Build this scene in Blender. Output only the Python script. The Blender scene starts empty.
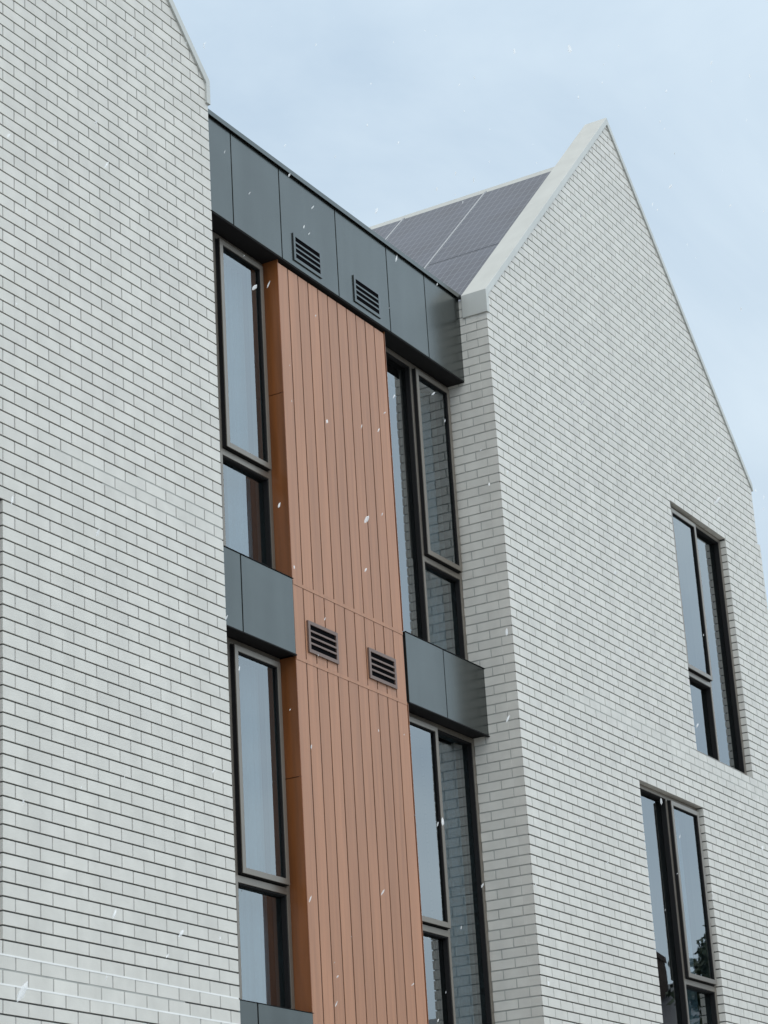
import bpy, math, random
from mathutils import Matrix, Vector
random.seed(7)
scene = bpy.context.scene
col = scene.collection

# ------------------------------------------------------------------ camera
cam_d = bpy.data.cameras.new('camera'); cam = bpy.data.objects.new('camera', cam_d); col.objects.link(cam)
RT = Vector((0.50388776, -0.86182273, -0.05795439))
DN = Vector((0.27632624, 0.2244031, -0.93449829))
FW = Vector((0.81837701, 0.45486793, 0.35121821))
m = Matrix(((RT.x, -DN.x, -FW.x, 0), (RT.y, -DN.y, -FW.y, 0), (RT.z, -DN.z, -FW.z, 1.6), (0, 0, 0, 1)))
cam.matrix_world = m
cam_d.sensor_fit = 'HORIZONTAL'; cam_d.sensor_width = 36.0
cam_d.lens = 36.0 * 2314.5 / 768.0
cam_d.clip_start = 0.1; cam_d.clip_end = 5000
scene.camera = cam
scene.render.resolution_x = 768; scene.render.resolution_y = 1024

# ------------------------------------------------------------------ light
SUN_EL, SUN_AZ = math.radians(48), math.radians(212)      # azimuth clockwise from +Y
w = bpy.data.worlds.new('World'); scene.world = w; w.use_nodes = True
nt = w.node_tree; N = nt.nodes; K = nt.links
bg = N['Background']; bg.inputs['Strength'].default_value = 0.1
sky = N.new('ShaderNodeTexSky'); sky.sky_type = 'NISHITA'; sky.sun_disc = False
sky.sun_elevation = SUN_EL; sky.sun_rotation = SUN_AZ; sky.dust_density = 3.0
tc = N.new('ShaderNodeTexCoord')
mp = N.new('ShaderNodeMapping'); mp.inputs['Scale'].default_value = (1.5, 1.5, 2.2); K.new(tc.outputs['Generated'], mp.inputs['Vector'])
nz = N.new('ShaderNodeTexNoise'); nz.inputs['Scale'].default_value = 2.4; nz.inputs['Detail'].default_value = 6; nz.inputs['Roughness'].default_value = 0.55
nz.inputs['Distortion'].default_value = 0.4
K.new(mp.outputs['Vector'], nz.inputs['Vector'])
cr = N.new('ShaderNodeValToRGB'); K.new(nz.outputs['Fac'], cr.inputs['Fac'])
cr.color_ramp.elements[0].position = 0.34; cr.color_ramp.elements[0].color = (0.52, 0.65, 0.78, 1)
cr.color_ramp.elements[1].position = 0.68; cr.color_ramp.elements[1].color = (0.74, 0.86, 0.95, 1)
# overcast dome: clouds get brighter towards the zenith
sx = N.new('ShaderNodeSeparateXYZ'); K.new(tc.outputs['Generated'], sx.inputs[0])
mr = N.new('ShaderNodeMapRange'); mr.inputs['From Min'].default_value = 0.0; mr.inputs['From Max'].default_value = 1.0
mr.inputs['To Min'].default_value = 9.4; mr.inputs['To Max'].default_value = 13.0; K.new(sx.outputs['Z'], mr.inputs['Value'])
zf = N.new('ShaderNodeMapRange'); zf.inputs['From Min'].default_value = 0.56; zf.inputs['From Max'].default_value = 0.8; K.new(sx.outputs['Z'], zf.inputs['Value'])
zm = N.new('ShaderNodeMix'); zm.data_type = 'RGBA'; K.new(zf.outputs['Result'], zm.inputs['Factor']); K.new(cr.outputs['Color'], zm.inputs['A'])
zm.inputs['B'].default_value = (0.92, 0.93, 0.90, 1)      # thick white cloud overhead
vm = N.new('ShaderNodeVectorMath'); vm.operation = 'SCALE'; K.new(zm.outputs['Result'], vm.inputs[0]); 
# the cloud is thinner and brighter on the side where the sun stands (-Y)
sy = N.new('ShaderNodeMapRange'); sy.interpolation_type = 'SMOOTHSTEP'; sy.inputs['From Min'].default_value = 0.25; sy.inputs['From Max'].default_value = -0.4
sy.inputs['To Min'].default_value = 1.0; sy.inputs['To Max'].default_value = 1.7; K.new(sx.outputs['Y'], sy.inputs['Value'])
bm = N.new('ShaderNodeMath'); bm.operation = 'MULTIPLY'; K.new(mr.outputs['Result'], bm.inputs[0]); K.new(sy.outputs['Result'], bm.inputs[1])
K.new(bm.outputs[0], vm.inputs['Scale'])
mx = N.new('ShaderNodeMix'); mx.data_type = 'RGBA'; mx.inputs['Factor'].default_value = 0.9
K.new(sky.outputs['Color'], mx.inputs['A']); K.new(vm.outputs['Vector'], mx.inputs['B']); K.new(mx.outputs['Result'], bg.inputs['Color'])

sd = bpy.data.lights.new('sun', 'SUN'); sd.energy = 0.85; sd.angle = math.radians(50); sd.color = (1.0, 0.95, 0.87)
sun = bpy.data.objects.new('sun', sd); col.objects.link(sun)
dirv = Vector((math.sin(SUN_AZ) * math.cos(SUN_EL), math.cos(SUN_AZ) * math.cos(SUN_EL), math.sin(SUN_EL)))
sun.rotation_euler = dirv.to_track_quat('Z', 'Y').to_euler()
vs = scene.view_settings; vs.view_transform = 'Standard'; vs.look = 'None'; vs.gamma = 1; vs.exposure = 0.0; vs.use_curve_mapping = False

# ------------------------------------------------------------------ materials
def mat(name, base, rough=0.6, metal=0.0, var=0.0, nscale=(4, 4, 4), detail=4, bump=0.0, bscale=60, spec=0.5, island=0.0, tint2=None, streak=0.0):
    M = bpy.data.materials.new(name); M.use_nodes = True
    n = M.node_tree.nodes; l = M.node_tree.links; b = n['Principled BSDF']
    b.inputs['Roughness'].default_value = rough; b.inputs['Metallic'].default_value = metal
    b.inputs['Specular IOR Level'].default_value = spec
    t = n.new('ShaderNodeTexCoord'); mpp = n.new('ShaderNodeMapping'); mpp.inputs['Scale'].default_value = nscale
    l.new(t.outputs['Object'], mpp.inputs['Vector'])
    no = n.new('ShaderNodeTexNoise'); no.inputs['Scale'].default_value = 1; no.inputs['Detail'].default_value = detail
    l.new(mpp.outputs['Vector'], no.inputs['Vector'])
    r = n.new('ShaderNodeValToRGB'); l.new(no.outputs['Fac'], r.inputs['Fac'])
    c2 = tint2 or tuple(c * (1 - var) for c in base)
    r.color_ramp.elements[0].position = 0.3; r.color_ramp.elements[0].color = (*c2, 1)
    r.color_ramp.elements[1].position = 0.7; r.color_ramp.elements[1].color = (*base, 1)
    out = r.outputs['Color']
    if island > 0:
        g = n.new('ShaderNodeNewGeometry')
        q = n.new('ShaderNodeMapRange'); q.inputs['To Min'].default_value = 1 - island; q.inputs['To Max'].default_value = 1 + island * 0.5
        l.new(g.outputs['Random Per Island'], q.inputs['Value'])
        v = n.new('ShaderNodeVectorMath'); v.operation = 'SCALE'; l.new(out, v.inputs[0]); l.new(q.outputs['Result'], v.inputs['Scale'])
        out = v.outputs['Vector']
    if streak > 0:      # dust runs and damp patches with their own vertical shape
        m2 = n.new('ShaderNodeMapping'); m2.inputs['Scale'].default_value = (5.0, 5.0, 0.35); l.new(t.outputs['Object'], m2.inputs['Vector'])
        n2 = n.new('ShaderNodeTexNoise'); n2.inputs['Scale'].default_value = 1; n2.inputs['Detail'].default_value = 5; l.new(m2.outputs['Vector'], n2.inputs['Vector'])
        q2 = n.new('ShaderNodeMapRange'); q2.inputs['From Min'].default_value = 0.35; q2.inputs['From Max'].default_value = 0.65
        q2.inputs['To Min'].default_value = 1 - streak; q2.inputs['To Max'].default_value = 1; l.new(n2.outputs['Fac'], q2.inputs['Value'])
        v2 = n.new('ShaderNodeVectorMath'); v2.operation = 'SCALE'; l.new(out, v2.inputs[0]); l.new(q2.outputs['Result'], v2.inputs['Scale'])
        out = v2.outputs['Vector']
    l.new(out, b.inputs['Base Color'])
    if bump > 0:
        nb = n.new('ShaderNodeTexNoise'); nb.inputs['Scale'].default_value = bscale; nb.inputs['Detail'].default_value = 3
        l.new(t.outputs['Object'], nb.inputs['Vector'])
        bp = n.new('ShaderNodeBump'); bp.inputs['Strength'].default_value = bump; bp.inputs['Distance'].default_value = 0.004
        l.new(nb.outputs['Fac'], bp.inputs['Height']); l.new(bp.outputs['Normal'], b.inputs['Normal'])
    return M

BRICK = mat('white_brick', (0.63, 0.62, 0.58), 0.5, var=0.10, nscale=(7, 7, 7), bump=0.35, bscale=140, island=0.055, streak=0.07)
MORTAR = mat('grey_mortar', (0.10, 0.103, 0.10), 0.9, var=0.2, nscale=(9, 9, 9))
SOFTJOINT = mat('soft_joint_mortar', (0.42, 0.43, 0.41), 0.9, var=0.2, nscale=(9, 9, 9))
PERPEND = mat('perpend_mortar', (0.40, 0.40, 0.39), 0.9, var=0.25, nscale=(9, 9, 9))
PALEJOINT = mat('pale_joint_filler', (0.80, 0.81, 0.80), 0.7, var=0.15, nscale=(3, 3, 3))
COPING = mat('pale_coping_metal', (0.49, 0.505, 0.485), 0.42, metal=0.0, var=0.06, nscale=(1.5, 1.5, 1.5), streak=0.08)
FASCIA = mat('charcoal_panel', (0.113, 0.124, 0.119), 0.24, metal=0.9, var=0.14, nscale=(1.6, 1.6, 1.6), spec=0.8, streak=0.10)
DARKGAP = mat('black_backing', (0.006, 0.006, 0.007), 1.0, spec=0.0)
SOFFIT = mat('dark_soffit', (0.010, 0.010, 0.011), 0.8, spec=0.2)
BRONZE = mat('bronze_frame', (0.23, 0.205, 0.175), 0.36, metal=0.6, var=0.12, nscale=(3, 3, 3))
TIMBER = mat('brown_board', (0.40, 0.198, 0.114), 0.5, var=0.2, nscale=(30, 30, 1.2), detail=5, bump=0.15, bscale=90, tint2=(0.33, 0.165, 0.096), island=0.10)
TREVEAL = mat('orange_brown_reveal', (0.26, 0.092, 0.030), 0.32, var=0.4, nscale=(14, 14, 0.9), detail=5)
TVENT = mat('brown_grille', (0.17, 0.115, 0.095), 0.45, metal=0.3, var=0.1)
ROOFM = mat('dark_roof_sheet', (0.10, 0.105, 0.12), 0.4, var=0.15, nscale=(3, 3, 3))
SILVER = mat('silver_rail', (0.33, 0.35, 0.38), 0.4, metal=0.3)
ROOM = mat('room_plaster', (0.20, 0.20, 0.20), 0.9, var=0.1)
CURTAIN = mat('pale_curtain', (0.75, 0.82, 0.86), 0.9, var=0.25, nscale=(28, 28, 0.4))
SNOW = mat('snow_flake', (0.9, 0.92, 0.94), 0.8); SNOW.node_tree.nodes['Principled BSDF'].inputs['Alpha'].default_value = 0.42
ASPH = mat('ground_concrete', (0.36, 0.35, 0.33), 0.9, var=0.3, nscale=(0.4, 0.4, 0.4), bump=0.4)
GRASSY = mat('paving', (0.42, 0.41, 0.39), 0.9, var=0.25, nscale=(0.6, 0.6, 0.6), bump=0.3)
BARK = mat('bark', (0.09, 0.07, 0.05), 0.9, var=0.4, nscale=(8, 8, 2))
LEAF = mat('evergreen_leaf', (0.045, 0.07, 0.035), 0.7, var=0.5, nscale=(1.5, 1.5, 1.5), island=0.35)

# solar module: dark glass with fine cell lines
def pv_mat():
    M = mat('solar_cell_glass', (0.066, 0.082, 0.118), 0.36, var=0.25, nscale=(2, 2, 2), spec=0.22)
    n = M.node_tree.nodes; l = M.node_tree.links; b = n['Principled BSDF']
    src = b.inputs['Base Color'].links[0].from_socket
    t = n.new('ShaderNodeTexCoord'); s = n.new('ShaderNodeSeparateXYZ'); l.new(t.outputs['Object'], s.inputs[0])
    def line(sock, pitch, wd):
        a = n.new('ShaderNodeMath'); a.operation = 'DIVIDE'; a.inputs[1].default_value = pitch; l.new(sock, a.inputs[0])
        f = n.new('ShaderNodeMath'); f.operation = 'FRACT'; l.new(a.outputs[0], f.inputs[0])
        c = n.new('ShaderNodeMath'); c.operation = 'LESS_THAN'; c.inputs[1].default_value = wd; l.new(f.outputs[0], c.inputs[0]); return c.outputs[0]
    a = line(s.outputs['Y'], 0.0877, 0.10); c = line(s.outputs['X'], 0.124, 0.06)
    mxx = n.new('ShaderNodeMath'); mxx.operation = 'MAXIMUM'; l.new(a, mxx.inputs[0]); l.new(c, mxx.inputs[1])
    mi = n.new('ShaderNodeMix'); mi.data_type = 'RGBA'; l.new(mxx.outputs[0], mi.inputs['Factor']); l.new(src, mi.inputs['A'])
    mi.inputs['B'].default_value = (0.15, 0.165, 0.20, 1); l.new(mi.outputs['Result'], b.inputs['Base Color'])
    b.inputs['Coat Weight'].default_value = 0.0; b.inputs['Coat Roughness'].default_value = 0.15
    return M
PV = pv_mat()

def glass_mat():
    M = bpy.data.materials.new('reflective_glazing'); M.use_nodes = True
    n = M.node_tree.nodes; l = M.node_tree.links; n.remove(n['Principled BSDF']); o = n['Material Output']
    tr = n.new('ShaderNodeBsdfTransparent'); tr.inputs['Color'].default_value = (0.50, 0.57, 0.60, 1)
    gl = n.new('ShaderNodeBsdfGlossy'); gl.inputs['Color'].default_value = (0.90, 0.95, 0.97, 1); gl.inputs['Roughness'].default_value = 0.012
    t = n.new('ShaderNodeTexCoord'); nb = n.new('ShaderNodeTexNoise'); nb.inputs['Scale'].default_value = 1.3; nb.inputs['Detail'].default_value = 1
    l.new(t.outputs['Object'], nb.inputs['Vector'])
    bp = n.new('ShaderNodeBump'); bp.inputs['Strength'].default_value = 0.25; bp.inputs['Distance'].default_value = 0.006
    l.new(nb.outputs['Fac'], bp.inputs['Height']); l.new(bp.outputs['Normal'], gl.inputs['Normal'])
    fr = n.new('ShaderNodeFresnel'); fr.inputs['IOR'].default_value = 2.9
    gb = n.new('ShaderNodeNewGeometry'); inv = n.new('ShaderNodeMath'); inv.operation = 'SUBTRACT'; inv.inputs[0].default_value = 1; l.new(gb.outputs['Backfacing'], inv.inputs[1])
    mu = n.new('ShaderNodeMath'); mu.operation = 'MULTIPLY'; l.new(fr.outputs[0], mu.inputs[0]); l.new(inv.outputs[0], mu.inputs[1])   # the coating is on the outer face only
    ms = n.new('ShaderNodeMixShader'); l.new(mu.outputs[0], ms.inputs[0]); l.new(tr.outputs[0], ms.inputs[1]); l.new(gl.outputs[0], ms.inputs[2])
    l.new(ms.outputs[0], o.inputs['Surface'])
    return M
GLASS = glass_mat()

# ------------------------------------------------------------------ mesh helpers
class MB:
    def __init__(s): s.v = []; s.f = []; s.m = []
    def add(s, vs, fs, mi=0):
        o = len(s.v); s.v += vs
        for f in fs: s.f.append(tuple(i + o for i in f)); s.m.append(mi)
    def box(s, x0, x1, y0, y1, z0, z1, mi=0):
        s.add([(x0,y0,z0),(x1,y0,z0),(x1,y1,z0),(x0,y1,z0),(x0,y0,z1),(x1,y0,z1),(x1,y1,z1),(x0,y1,z1)],
              [(0,3,2,1),(4,5,6,7),(0,1,5,4),(1,2,6,5),(2,3,7,6),(3,0,4,7)], mi)
    def prism(s, poly, y0, y1, mi=0, back=True):          # poly in XZ, counter-clockwise seen from -Y
        n = len(poly)
        vs = [(p[0], y0, p[1]) for p in poly] + [(p[0], y1, p[1]) for p in poly]
        fs = [tuple(range(n))] + [(i, i + n, (i + 1) % n + n, (i + 1) % n) for i in range(n)]
        if back: fs.append(tuple(range(2 * n - 1, n - 1, -1)))
        s.add(vs, fs, mi)
    def tube(s, pts, rs, seg=8, mi=0):
        o = len(s.v)
        for k, (p, r) in enumerate(zip(pts, rs)):
            d = (Vector(pts[min(k + 1, len(pts) - 1)]) - Vector(pts[max(k - 1, 0)])).normalized()
            a = d.orthogonal().normalized(); b = d.cross(a)
            for j in range(seg):
                t = 2 * math.pi * j / seg; q = Vector(p) + (a * math.cos(t) + b * math.sin(t)) * r; s.v.append(tuple(q))
        for k in range(len(pts) - 1):
            for j in range(seg):
                s.f.append((o + k * seg + j, o + k * seg + (j + 1) % seg, o + (k + 1) * seg + (j + 1) % seg, o + (k + 1) * seg + j)); s.m.append(mi)
    def build(s, name, mats, parent=None, bevel=0.0):
        me = bpy.data.meshes.new(name); me.from_pydata(s.v, [], s.f)
        if not isinstance(mats, (list, tuple)): mats = [mats]
        for q in mats: me.materials.append(q)
        me.polygons.foreach_set('material_index', s.m); me.update()
        o = bpy.data.objects.new(name, me); col.objects.link(o)
        if parent: o.parent = parent
        if bevel > 0:
            b = o.modifiers.new('bevel', 'BEVEL'); b.width = bevel; b.segments = 2; b.limit_method = 'ANGLE'
        return o
def tag(o, label=None, cat=None, group=None, kind=None):
    if label: o['label'] = label
    if cat: o['category'] = cat
    if group: o['group'] = group
    if kind: o['kind'] = kind
def empty(name, loc=(0, 0, 0), parent=None):
    o = bpy.data.objects.new(name, None); o.location = loc; col.objects.link(o)
    if parent: o.parent = parent
    return o

# ------------------------------------------------------------------ ground
g = MB(); g.box(-1500, 1500, -1500, 1500, -0.3, 0.0); g = g.build('ground', ASPH); g['kind'] = 'structure'
g = MB(); g.box(-20, 60, 3.0, 8.3, -0.05, 0.12); g = g.build('pavement', GRASSY, bevel=0.01); g['kind'] = 'structure'

# ------------------------------------------------------------------ the building
YF = 8.57                      # front face of the brick wings
C, Z0 = 0.0856, 4.297          # course height; one bed joint sits at Z0
PB, JW = 0.2345, 0.0112         # brick pitch, joint width
SL = 1.013
FY = 8.87                      # front of dark panels
TY = 8.885                     # front of timber boards
ANGLE_W = 9.03                 # front of link windows
B = empty('apartment_building', (17.6, 9.0, 0))
tag(B, 'white brick building with two pointed gables flanking a recessed charcoal and timber clad bay', 'building')
B_inv = Matrix.Translation((-17.6, -9.0, 0))
def part(mb, name, mats, parent=None, bevel=0.0):
    """build in world coordinates under the building (or one of its parts)"""
    o = mb.build(name, mats, None, bevel); o.parent = parent or B
    o.matrix_parent_inverse = B_inv if parent is None else Matrix.Identity(4)
    return o

def clip(poly, a, b, c):       # keep a*x+b*z<=c
    out = []
    for i in range(len(poly)):
        p, q = poly[i], poly[(i + 1) % len(poly)]
        dp = a * p[0] + b * p[1] - c; dq = a * q[0] + b * q[1] - c
        if dp <= 0: out.append(p)
        if (dp < 0 < dq) or (dq < 0 < dp):
            t = dp / (dp - dq); out.append((p[0] + (q[0] - p[0]) * t, p[1] + (q[1] - p[1]) * t))
    return out
def subtract(r, h):            # rectangle minus rectangle -> rectangles
    x0, x1, z0, z1 = r; a0, a1, b0, b1 = h
    if x1 <= a0 or x0 >= a1 or z1 <= b0 or z0 >= b1: return [r]
    out = []
    if z0 < b0: out.append((x0, x1, z0, b0)); z0 = b0
    if z1 > b1: out.append((x0, x1, b1, z1)); z1 = b1
    if x0 < a0: out.append((x0, a0, z0, z1))
    if x1 > a1: out.append((a1, x1, z0, z1))
    return out

def wing(xl, xr, xa, za, holes, corner, flush, PB=0.2345, Z0=4.297, parity=1, step=None, JW=JW, e2=0.010):
    """brick gable wing; corner = x of the corner whose bond is matched (+1 bond runs right, -1 left)"""
    W = MB()
    cx, sgn = corner
    nlo = int(-Z0 / C) - 1; nhi = int((za - Z0) / C) + 1
    for k in range(nlo, nhi):
        zb, zt = Z0 + k * C + JW / 2, Z0 + (k + 1) * C - JW / 2
        if zt < 0.02: continue
        full = (k % 2 == parity)
        xrk = xr + (0.075 if step and zb < step else 0)
        L = xrk - xl
        segs = []
        # distance from the matched corner
        s = 0.0
        first = PB - JW if full else PB / 2 - JW
        segs.append((0, first)); s = first + JW
        while s < L:
            segs.append((s, min(s + PB - JW, L))); s += PB
        for (a, b) in segs:
            if b - a < 0.012: continue
            jx = random.uniform(-0.0008, 0.0008)
            x0, x1 = (cx + a, cx + b) if sgn > 0 else (cx - b, cx - a)
            x0 += jx; x1 += jx
            for h in holes:      # stretch a brick to the edge of an opening instead of leaving a sliver
                if zt > h[2] + .02 and zb < h[3] - .02:
                    if h[1] - .04 < x0 < h[1] + .062: x0 = h[1]
                    if h[0] - .062 < x1 < h[0] + .04: x1 = h[0]
                    if x0 < h[1] < x1 and x1 - h[1] < .04: x1 = h[1]
                    if x0 < h[0] < x1 and h[0] - x0 < .04: x0 = h[0]
            if x1 - x0 < .006: continue
            rects = [(x0, x1, zb, zt)]
            for h in holes:
                rects = [q for r in rects for q in subtract(r, h)]
            dy = random.uniform(-0.0006, 0.0006)
            tab = [(x1 - .001, x1 + JW + .001, zb + .0005, zt - .0005)]
            if x1 + JW < xrk - .003 and not any(h[0] - JW - .02 < x1 < h[1] + .004 and zt > h[2] - .01 and zb < h[3] + .01 for h in holes):
                zz = min(za - .035 - SL * abs(x1 + JW - xa), zt - .0005)
                if zz > zb + .005: W.box(x1 + .0002, x1 + JW - .0002, YF + .0035, YF + .02, zb + .0005, zz, 3)
            for r in rects:
                if r[1] - r[0] < 0.008 or r[3] - r[2] < 0.006: continue
                p = [(r[0], r[2]), (r[1], r[2]), (r[1], r[3]), (r[0], r[3])]
                zlim = za - 0.035
                p = clip(p, -SL, 1, zlim - SL * xa); 
                if len(p) >= 3: p = clip(p, SL, 1, zlim + SL * xa)
                if len(p) < 3: continue
                W.prism(p, YF + dy, YF + 0.11, 0, back=False)
    # return faces on both sides
    ze = za - SL * (xa - xl) - 0.05
    for side, xs in ((1, xl), (-1, xr)):
        for k in range(nlo, nhi):
            zb, zt = Z0 + k * C + JW / 2, Z0 + (k + 1) * C - JW / 2
            if zt < 0.02 or zt > ze: continue
            y = YF + 0.12 if k % 2 == 1 else YF + 0.11
            if k % 2 == 0: y = YF + 0.11 + 0.0005
            ymax = YF + 1.0
            fl = True
            while y < ymax:
                ln = PB - JW
                if k % 2 == 0 and fl: ln = PB - JW - 0.1105
                fl = False
                d = random.uniform(-0.0012, 0)
                xa0, xa1 = (xs + d, xs + 0.10) if side > 0 else (xs - 0.10, xs + d)
                W.box(xa0, xa1, y, min(y + ln, ymax), zb, zt, 0)
                y += ln + JW
    W.box(xl + .004, xl + .05, YF + e2 + .002, YF + .9, 0, ze - .001, 4); W.box(xr - .05, xr - .004, YF + e2 + .002, YF + .9, 0, ze - .001, 4)
    # mortar backing, cut into strips round the openings
    e = 0.007
    zc = lambda x: za - 0.05 - SL * abs(x - xa)
    xs = sorted(set([xl + e, xr - e, xa] + [h[0] - e for h in holes] + [h[1] + e for h in holes]))
    for a, b in zip(xs, xs[1:]):
        if b - a < 1e-4: continue
        cuts = sorted([(h[2] - e, h[3] + e) for h in holes if h[0] - e < (a + b) / 2 < h[1] + e])
        z = 0.0
        for c0, c1 in cuts:
            W.prism([(a, z), (b, z), (b, c0), (a, c0)], YF + e2, YF + 0.26, 1); z = c1
        W.prism([(a, z), (b, z), (b, zc(b)), (a, zc(a))], YF + e2, YF + 0.26, 1)
    # side and rear walls
    zs = ze
    W.box(xl + e, xl + 0.24, YF + 0.2605, 18.5, 0, zs, 1); W.box(xr - 0.24, xr - e, YF + 0.2605, 18.5, 0, zs, 1)
    W.prism([(xl + 0.241, 0), (xr - 0.241, 0), (xr - 0.241, zs), (xa, zc(xa) - 0.5), (xl + 0.241, zs)], 18.3, 18.5, 1)
    # pale filled joints at the slab levels
    for (k, a, b) in flush:
        z = Z0 + k * C; x = a
        while x < b:
            x2 = min(b, x + random.uniform(0.5, 1.4))
            W.box(x, x2 - 0.001, (YF - random.uniform(0.0005, 0.002)) if k in (-3, -5) else YF + .003, YF + 0.02, z - 0.0054, z + 0.0054, 2 if k in (-3, -5) else 4); x = x2
    return part(W, 'brick_wall', [BRICK, MORTAR, PALEJOINT, SOFTJOINT if cx == xl else PERPEND, SOFTJOINT])

def coping(xl, xr, xa, za, right_end=True):
    W = MB(); y0, y1 = YF - 0.018, YF + 0.247; o = 0.016; t = 0.062
    ztop = lambda x: za + 0.006 - SL * abs(x - xa)
    L, R = xl - o, xr + o
    zl = ztop(L); zr_ = ztop(R)
    W.prism([(L, 10.865), (L + .05, 10.865), (L + .05, ztop(L + .05) - t * 1.42), (xa, za + 0.006 - t * 1.42), (xa, za + 0.006), (L, zl)], y0, y1)
    if right_end: W.prism([(R - .05, ztop(R - .05) - t * 1.42), (R - .05, 10.865), (R, 10.865), (R, zr_), (xa, za + 0.006), (xa, za + 0.006 - t * 1.42)], y0, y1)
    else: W.prism([(xa, za + 0.006 - t * 1.42), (R, zr_ - t * 1.42), (R, zr_), (xa, za + 0.006)], y0, y1)
    # joints between coping lengths
    return part(W, 'gable_coping', COPING, bevel=0.003)

def roof(xl, xr, xa, zr, panels):
    W = MB(); y0, y1 = YF + 0.262, 18.7; s = 1.0
    eL, eR = xl + 0.02, xr - 0.02
    W.prism([(eL, zr - (xa - eL) - .2), (xa, zr - .2), (xa, zr), (eL, zr - (xa - eL))], y0, y1)
    W.prism([(xa, zr - .2), (eR, zr - (eR - xa) - .2), (eR, zr - (eR - xa)), (xa, zr)], y0, y1)
    r = part(W, 'roof', ROOFM)
    q = MB(); q.prism([(xa - .13, zr - .115), (xa, zr + .015), (xa + .13, zr - .115), (xa + .13, zr - .085), (xa, zr + .085), (xa - .13, zr - .085)], y0 + .01, y1 - .01)
    o = part(q, 'ridge_cap', COPING, r)
    if panels:
        n = Vector((-1, 0, 1)).normalized(); u = Vector((1, 0, 1)).normalized()
        base = Vector((xa, 0, zr)) + n * 0.05
        rows = [(-0.17, -2.36), (-2.368, -4.40)]
        ys = [8.985 + 1.06 * i for i in range(9)]
        for (u1, u0) in rows:
            for yv in ys:
                def slab(mb, a0, a1, b0, b1, n0, n1, mi=0):
                    vs = []
                    for nn in (n0, n1):
                        for (a, b) in ((a0, b0), (a1, b0), (a1, b1), (a0, b1)):
                            p = base + u * a + n * nn; vs.append((p.x, b, p.z))
                    mb.add(vs, [(0, 3, 2, 1), (4, 5, 6, 7), (0, 1, 5, 4), (1, 2, 6, 5), (2, 3, 7, 6), (3, 0, 4, 7)], mi)
                p = MB()
                slab(p, u0, u1, yv - .008, yv + 1.032, 0, .030, 1)
                slab(p, u0 + .012, u1 - .012, yv + .006, yv + 1.018, .0305, .0335, 0)
                part(p, 'solar_panel', [PV, SILVER], r)
        for yv in ys:
            p = MB(); slab(p, -0.15, -4.42, yv - .034, yv - .0085, .0, .040); part(p, 'panel_rail', SILVER, r)
    return r

RXL, RXR, RXA, ZA = 17.62, 24.29, 21.0, 14.53
LXL, LXR, LXA = 6.27, 13.03, 9.65
HB, HT = 4.126, 6.862          # lower window opening
UB, UT = 7.464, 10.21          # upper window opening
wing(RXL, RXR, RXA, ZA, [(20.121, 21.687, HB, HT), (21.696, 23.235, UB, UT)], (RXL, 1),
     [(36, 18.6, RXR - .01), (37, 19.0, 21.68), (37, 23.25, RXR - .01), (35, 21.0, 24.3), (-3, 17.63, 20.1)], Z0=4.288, step=10.43, JW=.0122, e2=.013)
wing(LXL, LXR, LXA, ZA - 0.02, [(9.00, 10.56, HB, HT)], (LXR, -1),
     [(36, 11.1, LXR - .01), (35, 11.6, LXR - .01), (37, 12.0, LXR - .01), (-3, LXL, LXR - .01), (-5, LXL, LXR - .01), (-4, 10.4, 12.4)], PB=0.2358, parity=0)
coping(RXL, RXR, RXA, ZA, False); coping(LXL, LXR, LXA, ZA - 0.02)
roof(RXL, RXR, RXA, 14.06, True); roof(LXL, LXR, LXA, 14.04, False)

# ---- recessed bay between the wings
def panel(x0, x1, z0, z1, name='cladding_panel'):
    g = 0.007
    y = (FY - .018 if z0 > 10 else FY + .008)
    p = MB(); p.box(x0 + g, x1 - g, y + random.uniform(0, .0015), FY + 0.0305, z0, z1)
    return part(p, name, FASCIA, bevel=0.003)
def grille(x0, x1, z0, z1, y, mt, nsl, parent, flange=True):
    """louvred vent: frame, black box behind, sloping blades"""
    W = MB(); f = 0.028; yb = y - (0.010 if y < TY - .01 else 0.016)
    W.box(x0, x1, yb, y - .0005, z1 - f, z1); W.box(x0, x1, yb, y - .0005, z0, z0 + f)
    W.box(x0, x0 + f, yb, y - .0005, z0 + f, z1 - f); W.box(x1 - f, x1, yb, y - .0005, z0 + f, z1 - f)
    W.box(x0 + f, x1 - f, y - 0.004, y - .0006, z0 + f, z1 - f, 1)
    h = (z1 - z0 - 2 * f) / nsl
    for i in range(nsl):
        zz = z0 + f + i * h
        if i: W.box(x0 + f - .002, x1 - f + .002, yb + .001, y - .006, zz - .0075, zz + .0075)
    return part(W, 'vent_grille', [mt, DARKGAP], parent)

fb, ft = 10.232, 11.085
jx = [13.035, 13.775, 14.49, 15.383, 16.257, 16.95, 17.6245]
pans = [panel(a, b, fb, ft) for a, b in zip(jx, jx[1:])]
grille(14.660, 15.100, 10.285, 10.535, FY - .018, FASCIA, 4, pans[2]); grille(15.632, 16.075, 10.285, 10.535, FY - .018, FASCIA, 4, pans[3])
q = MB(); q.box(13.035, 17.612, FY + .031, 9.45, fb + .002, 11.05); part(q, 'fascia_backing', DARKGAP)
q = MB(); q.box(13.036, 17.66, FY - .040, 9.5, 11.092, 11.115); q.box(13.036, 17.66, FY - .040, FY - .034, 11.072, 11.0915)
part(q, 'parapet_cap', FASCIA)
q = MB(); q.box(13.036, 17.62, FY - .012, 9.3, fb - .012, fb + .0015); part(q, 'soffit', SOFFIT)
q = MB(); q.box(13.036, 17.61, 9.5, 18.5, 10.75, 10.95); part(q, 'flat_roof', ROOFM)
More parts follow.
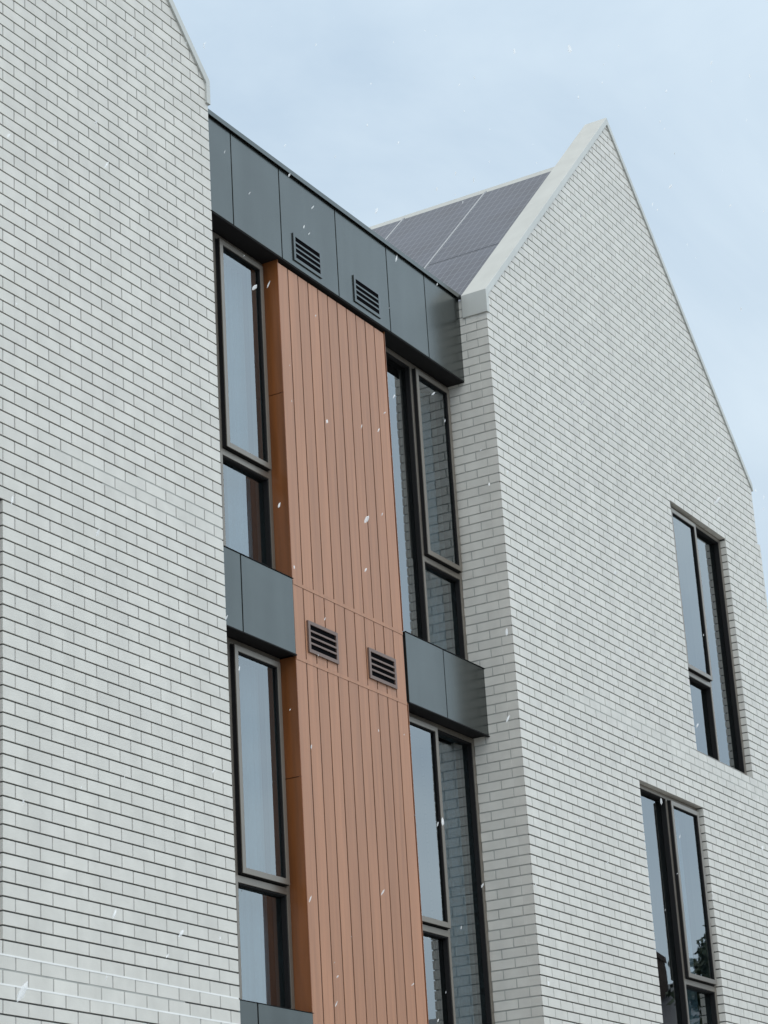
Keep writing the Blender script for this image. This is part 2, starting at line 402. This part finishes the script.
for (x0, x1, xj) in ((13.035, 14.460, 13.727), (16.205, 17.6245, 16.868)):
    for (z0, z1) in ((6.842, 7.455), (3.505, 4.122), (0.25, 0.80)):
        panel(x0, xj, z0, z1, 'spandrel_panel'); panel(xj, x1, z0, z1, 'spandrel_panel')
        q = MB(); q.box(x0, x1, FY + .031, 9.4, z0 + .002, z1 - .0005)
        q.box(x0, x1, FY + .003, FY + .0305, z0 - .010, z0 - .0005)
        q.box(x0, x1, FY + .001, 9.04, z1 - .0003, z1 + .0025)
        part(q, 'spandrel_backing', SOFFIT)

# timber cladding
T0, T1, PT = 14.465, 16.172, 0.1552
for (z0, z1) in ((7.447, 10.190), (6.836, 7.415), (3.52, 6.808), (0.3, 3.49)):
    W = MB()
    for i in range(11):
        a = T0 + i * PT; b = a + PT - 0.0145 if i < 10 else T1
        W.box(a, b, TY + random.uniform(0, .001), TY + .0245, z0, z1)
        if i < 10: W.box(b + .0003, b + .0142, TY + .005, TY + .0235, z0 + .001, z1 - .001, 1)  # near-flush dark strip: the groove's shade put in as colour
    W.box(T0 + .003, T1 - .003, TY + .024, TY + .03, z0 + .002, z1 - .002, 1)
    tcl = part(W, 'timber_cladding', [TIMBER, mat('groove_shade', (0.03, 0.016, 0.01), 0.9)], bevel=0.0)
    if abs(z0 - 6.836) < .001:
        grille(14.640, 15.082, 6.905, 7.162, TY, TVENT, 4, tcl); grille(15.565, 16.002, 6.905, 7.162, TY, TVENT, 4, tcl)
for z in (7.431, 6.822, 3.505):
    q = MB(); q.box(T0, T1, TY - .003, TY + .02, z - .0145, z + .0145); part(q, 'trim_strip', TIMBER)
q = MB(); q.box(T0 + .004, T1 + .02, TY + .0305, 9.38, 0.2, 10.215); part(q, 'cladding_backing', DARKGAP)
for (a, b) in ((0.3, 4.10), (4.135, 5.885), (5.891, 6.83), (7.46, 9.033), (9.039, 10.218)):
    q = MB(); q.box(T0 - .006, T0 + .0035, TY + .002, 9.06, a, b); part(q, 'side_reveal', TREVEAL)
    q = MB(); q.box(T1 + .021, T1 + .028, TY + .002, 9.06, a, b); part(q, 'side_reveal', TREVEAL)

# ---- windows
def window(x0, x1, z0, z1, yf, opening, zt, name='window', curtain=None):
    W = empty(name, (0, 0, 0)); W.parent = B; W.matrix_parent_inverse = B_inv
    xm = (x0 + x1) / 2; d = 0.13; j = 0.042; mm = 0.016; tt = 0.026
    F = MB()
    def bar(a, b, c, e, y0=yf, y1=yf + d, mi=0): F.box(a, b, y0, y1, c, e, mi)
    bar(x0, x0 + j, z0, z1); bar(x1 - j, x1, z0, z1)
    bar(x0 + j, x1 - j, z1 - j, z1); bar(x0 + j, x1 - j, z0, z0 + j)
    bar(xm - mm, xm + mm, z0 + j, z1 - j)
    a, b = (x0 + j, xm - mm) if opening == 'L' else (xm + mm, x1 - j)
    bar(a, b, zt - tt, zt + tt)
    # dark gaskets deep in the frame, round each fixed light
    fx = [((xm + mm, x1 - j) if opening == 'L' else (x0 + j, xm - mm), (z0 + j, z1 - j)), ((a, b), (z0 + j, zt - tt))]
    gy = yf + (0.05 if yf > 8.9 else 0.058)
    for (p, q_), (r, s) in fx:
        w = 0.012
        F.box(p, q_, yf + .008, gy, s - w, s - .0005, 1); F.box(p, q_, gy - .015, gy, r, r + w, 1)
        F.box(q_ - w, q_ - .0005, yf + .008, gy, r + w, s - w, 1); F.box(p + .0005, p + w, gy - .015, gy, r + w, s - w, 1)
    o = part(F, 'frame', [BRONZE, SOFFIT], W, bevel=0.0015)
    # glass in the fixed lights
    for (p, q_), (r, s) in fx:
        G = MB(); G.box(p + .002, q_ - .002, gy + .001, gy + .007, r + .002, s - .002); part(G, 'glass_pane', GLASS, W)
    # projecting awning sash above the transom
    g = 0.012; S = MB(); sw = 0.044; ys = yf - 0.038
    p, q_, r, s = a + g, b - g, zt + tt + g, z1 - j - g
    S.box(p, p + sw, ys, yf + .06, r, s); S.box(q_ - sw, q_, ys, yf + .06, r, s)
    S.box(p + sw, q_ - sw, ys, yf + .06, s - sw, s); S.box(p + sw, q_ - sw, ys, yf + .06, r, r + sw)
    w = 0.008; yy = yf - .014
    S.box(q_ - sw - w, q_ - sw - .0005, ys + .006, yy, r + sw, s - sw, 1); S.box(p + sw, q_ - sw - w, ys + .006, yy, s - sw - w, s - sw - .0005, 1)
    for (a0, a1, b0, b1) in ((p - .003, p - .0004, r, s), (q_ + .0004, q_ + .003, r, s), (p, q_, s + .0004, s + .003), (p, q_, r - .003, r - .0004)):
        S.box(a0, a1, ys + .008, yf + .05, b0, b1, 1)      # black weather seal round the sash
    S.box(p - .011, p - .0035, yf - .003, yf + .02, r, s, 1)
    part(S, 'sash', [BRONZE, SOFFIT], W, bevel=0.0015)
    G = MB(); G.box(p + sw, q_ - sw, yy + .001, yy + .007, r + sw, s - sw); part(G, 'glass_pane', GLASS, W)
    if curtain:
        Cn = MB(); c0, c1 = curtain; n = int((c1 - c0) / .012); vs = []; fs = []
        for i in range(n + 1):
            x = c0 + (c1 - c0) * i / n; y = yf + .19 + .022 * math.sin(i * 0.95) + .006 * math.sin(i * 2.3)
            vs += [(x, y, z0 + .03), (x, y, z1 - .06)]
        for i in range(n): fs.append((2 * i, 2 * i + 2, 2 * i + 3, 2 * i + 1))
        Cn.add(vs, fs); part(Cn, 'curtain', CURTAIN, W)
    return W
YW = 8.635
window(13.04, 14.457, 7.457, 10.215, ANGLE_W, 'R', 8.337, curtain=(14.1, 14.42))
window(13.04, 14.457, 4.124, 6.838, ANGLE_W, 'R', 5.03, curtain=(13.9, 14.42))
window(16.202, 17.618, 7.457, 10.215, ANGLE_W, 'R', 8.337, curtain=(17.25, 17.58))
window(16.202, 17.618, 4.124, 6.838, ANGLE_W, 'L', 5.03, curtain=(17.2, 17.58))
window(21.70, 23.231, UB + .002, UT - .002, YW, 'L', 8.337)
window(20.125, 21.683, HB + .002, HT - .002, YW, 'R', 5.03, curtain=(21.25, 21.62))
window(9.004, 10.556, HB + .002, HT - .002, YW, 'R', 5.03)

# ---- inside: floors, ceilings and room walls that the glass looks on to
q = MB()
for z in (3.55, 6.93, 10.30): q.box(6.6, 12.8, 8.84, 18.2, z, z + .25); q.box(17.87, 24.0, 8.84, 18.2, z, z + .25); q.box(12.81, 17.86, 9.42, 18.2, z, z + .25)
part(q, 'floor_slab', ROOM)
q = MB(); q.box(6.6, 24.0, 12.5, 12.6, .2, 10.6)
for x in (8.2, 15.3, 19.2, 22.0): q.box(x, x + .1, 9.42, 12.49, .2, 10.29)
part(q, 'room_wall', ROOM)

# ------------------------------------------------------------------ trees across the street (mirrored in the lower panes)
def tree(x, y, h, r, label, seed):
    rnd = random.Random(seed); t = empty('evergreen_tree', (x, y, 0)); tag(t, label, 'tree', 'evergreen trees across the street')
    T = MB(); T.tube([(0, 0, -.1), (.1, .05, h * .3), (0, .1, h * .65), (0, 0, h * .95)], [.24, .19, .11, .03])
    for i in range(16):
        a = rnd.uniform(0, 6.28); z = h * rnd.uniform(.25, .85); L = r * (1.05 - z / h) * 1.1
        T.tube([(0, 0, z), (math.cos(a) * L * .6, math.sin(a) * L * .6, z + .25 * L), (math.cos(a) * L, math.sin(a) * L, z + .3 * L)], [.07, .04, .015], 5)
    T.build('trunk', BARK, t)
    Cm = MB()
    cl = []
    for i in range(80):
        z = h * rnd.uniform(.2, 1.0); rr = r * max(.12, 1.1 - (z / h) ** 1.5) * rnd.uniform(.2, 1); a = rnd.uniform(0, 6.28)
        cl.append((math.cos(a) * rr, math.sin(a) * rr, z, r * rnd.uniform(.22, .4)))
    for (cx, cy, cz, cr_) in cl:
        for j in range(150):
            v = Vector((rnd.gauss(0, 1), rnd.gauss(0, 1), rnd.gauss(0, .7))).normalized() * cr_ * rnd.uniform(.5, 1.05)
            p = Vector((cx, cy, cz)) + v; s = rnd.uniform(.08, .17)
            a = Vector((rnd.gauss(0, 1), rnd.gauss(0, 1), rnd.gauss(0, 1))).normalized(); b = a.orthogonal().normalized()
            Cm.add([tuple(p + a * s), tuple(p + b * s * .5), tuple(p - a * s), tuple(p - b * s * .5)], [(0, 1, 2, 3)])
    Cm.build('crown', LEAF, t)
tree(46.0, -4.6, 9.6, 2.9, 'dark evergreen tree across the street, nearest the gables', 1)
tree(50.0, -2.0, 10.4, 3.0, 'tallest dark evergreen tree across the street', 2)
tree(43.0, -6.5, 7.9, 2.4, 'shortest dark evergreen tree across the street', 3)

# ------------------------------------------------------------------ house across the street (also mirrored in the lower panes)
DBRICK = mat('dark_brick', (0.13, 0.09, 0.075), 0.9, var=0.3, nscale=(3, 3, 9), bump=0.3, bscale=30)
H = empty('brick_house', (54, -5, 0)); H.scale = (1, 1, 1.05); tag(H, 'dark brick house with a slate roof and two chimneys across the street', 'house')
q = MB()
q.box(-5, 5, -7, 7, 0, 7.2); q.add([(-5, -7, 7.2), (5, -7, 7.2), (0, -7, 9.7), (-5, 7, 7.2), (5, 7, 7.2), (0, 7, 9.7)], [(0, 1, 2), (3, 5, 4), (0, 2, 5, 3), (1, 4, 5, 2)])
q.build('wall', DBRICK, H)
q = MB()
for sg in (-1, 1):
    q.add([(0, -7.4, 9.75), (sg * 5.5, -7.4, 6.98), (sg * 5.5, 7.4, 6.98), (0, 7.4, 9.75), (0, -7.4, 9.95), (sg * 5.5, -7.4, 7.18), (sg * 5.5, 7.4, 7.18), (0, 7.4, 9.95)],
          [(0, 1, 2, 3), (4, 7, 6, 5), (0, 4, 5, 1), (1, 5, 6, 2), (2, 6, 7, 3)])
hr = q.build('roof', ROOFM, H)
for yy_ in (-1.2, 2.6):
    q = MB(); q.box(-1.2, -.3, yy_, yy_ + .9, 8.6, 10.45); q.box(-1.27, -.23, yy_ - .07, yy_ + .97, 10.45, 10.6)
    for c_ in (.2, .6): q.tube([(-.75, yy_ + c_, 10.55), (-.75, yy_ + c_, 10.8)], [.12, .1])
    q.build('chimney', DBRICK, hr)
for zz_ in (1.0, 4.2):
    for yy_ in (-5, -1.2, 3.2):
        q = MB(); q.box(-5.05, -4.99, yy_, yy_ + 1.3, zz_, zz_ + 1.7); q.build('window', BRONZE, H)
        q = MB(); q.box(-5.07, -5.051, yy_ + .08, yy_ + 1.22, zz_ + .08, zz_ + 1.62); q.build('pane', DARKGAP, H)

# ------------------------------------------------------------------ falling snow
S = MB(); rnd = random.Random(11)
for i in range(1000):
    d = rnd.uniform(2.5, 17)
    p = Vector((rnd.uniform(1.5, 18), rnd.uniform(0.6, 8.4), rnd.uniform(1.9, 14)))
    L = rnd.uniform(.006, .019); wd = L * rnd.uniform(.22, .42)
    ax = Vector((rnd.gauss(.35, .25), rnd.gauss(-.2, .25), 1)).normalized(); u = ax.orthogonal().normalized(); v = ax.cross(u)
    vs = [tuple(p + ax * L)]
    for ring, f in ((.45, .85), (-.4, .95)):
        for j in range(5):
            t = 2 * math.pi * j / 5 + ring; q = p + ax * L * ring + (u * math.cos(t) + v * math.sin(t)) * wd * f * rnd.uniform(.6, 1.2); vs.append(tuple(q))
    vs.append(tuple(p - ax * L))
    fs = [(0, 1 + j, 1 + (j + 1) % 5) for j in range(5)] + [(1 + j, 6 + j, 6 + (j + 1) % 5, 1 + (j + 1) % 5) for j in range(5)] + [(11, 6 + (j + 1) % 5, 6 + j) for j in range(5)]
    S.add(vs, fs)
s = S.build('falling_snow', SNOW); tag(s, 'small white snowflakes drifting down in front of the building', 'snow', kind='stuff')
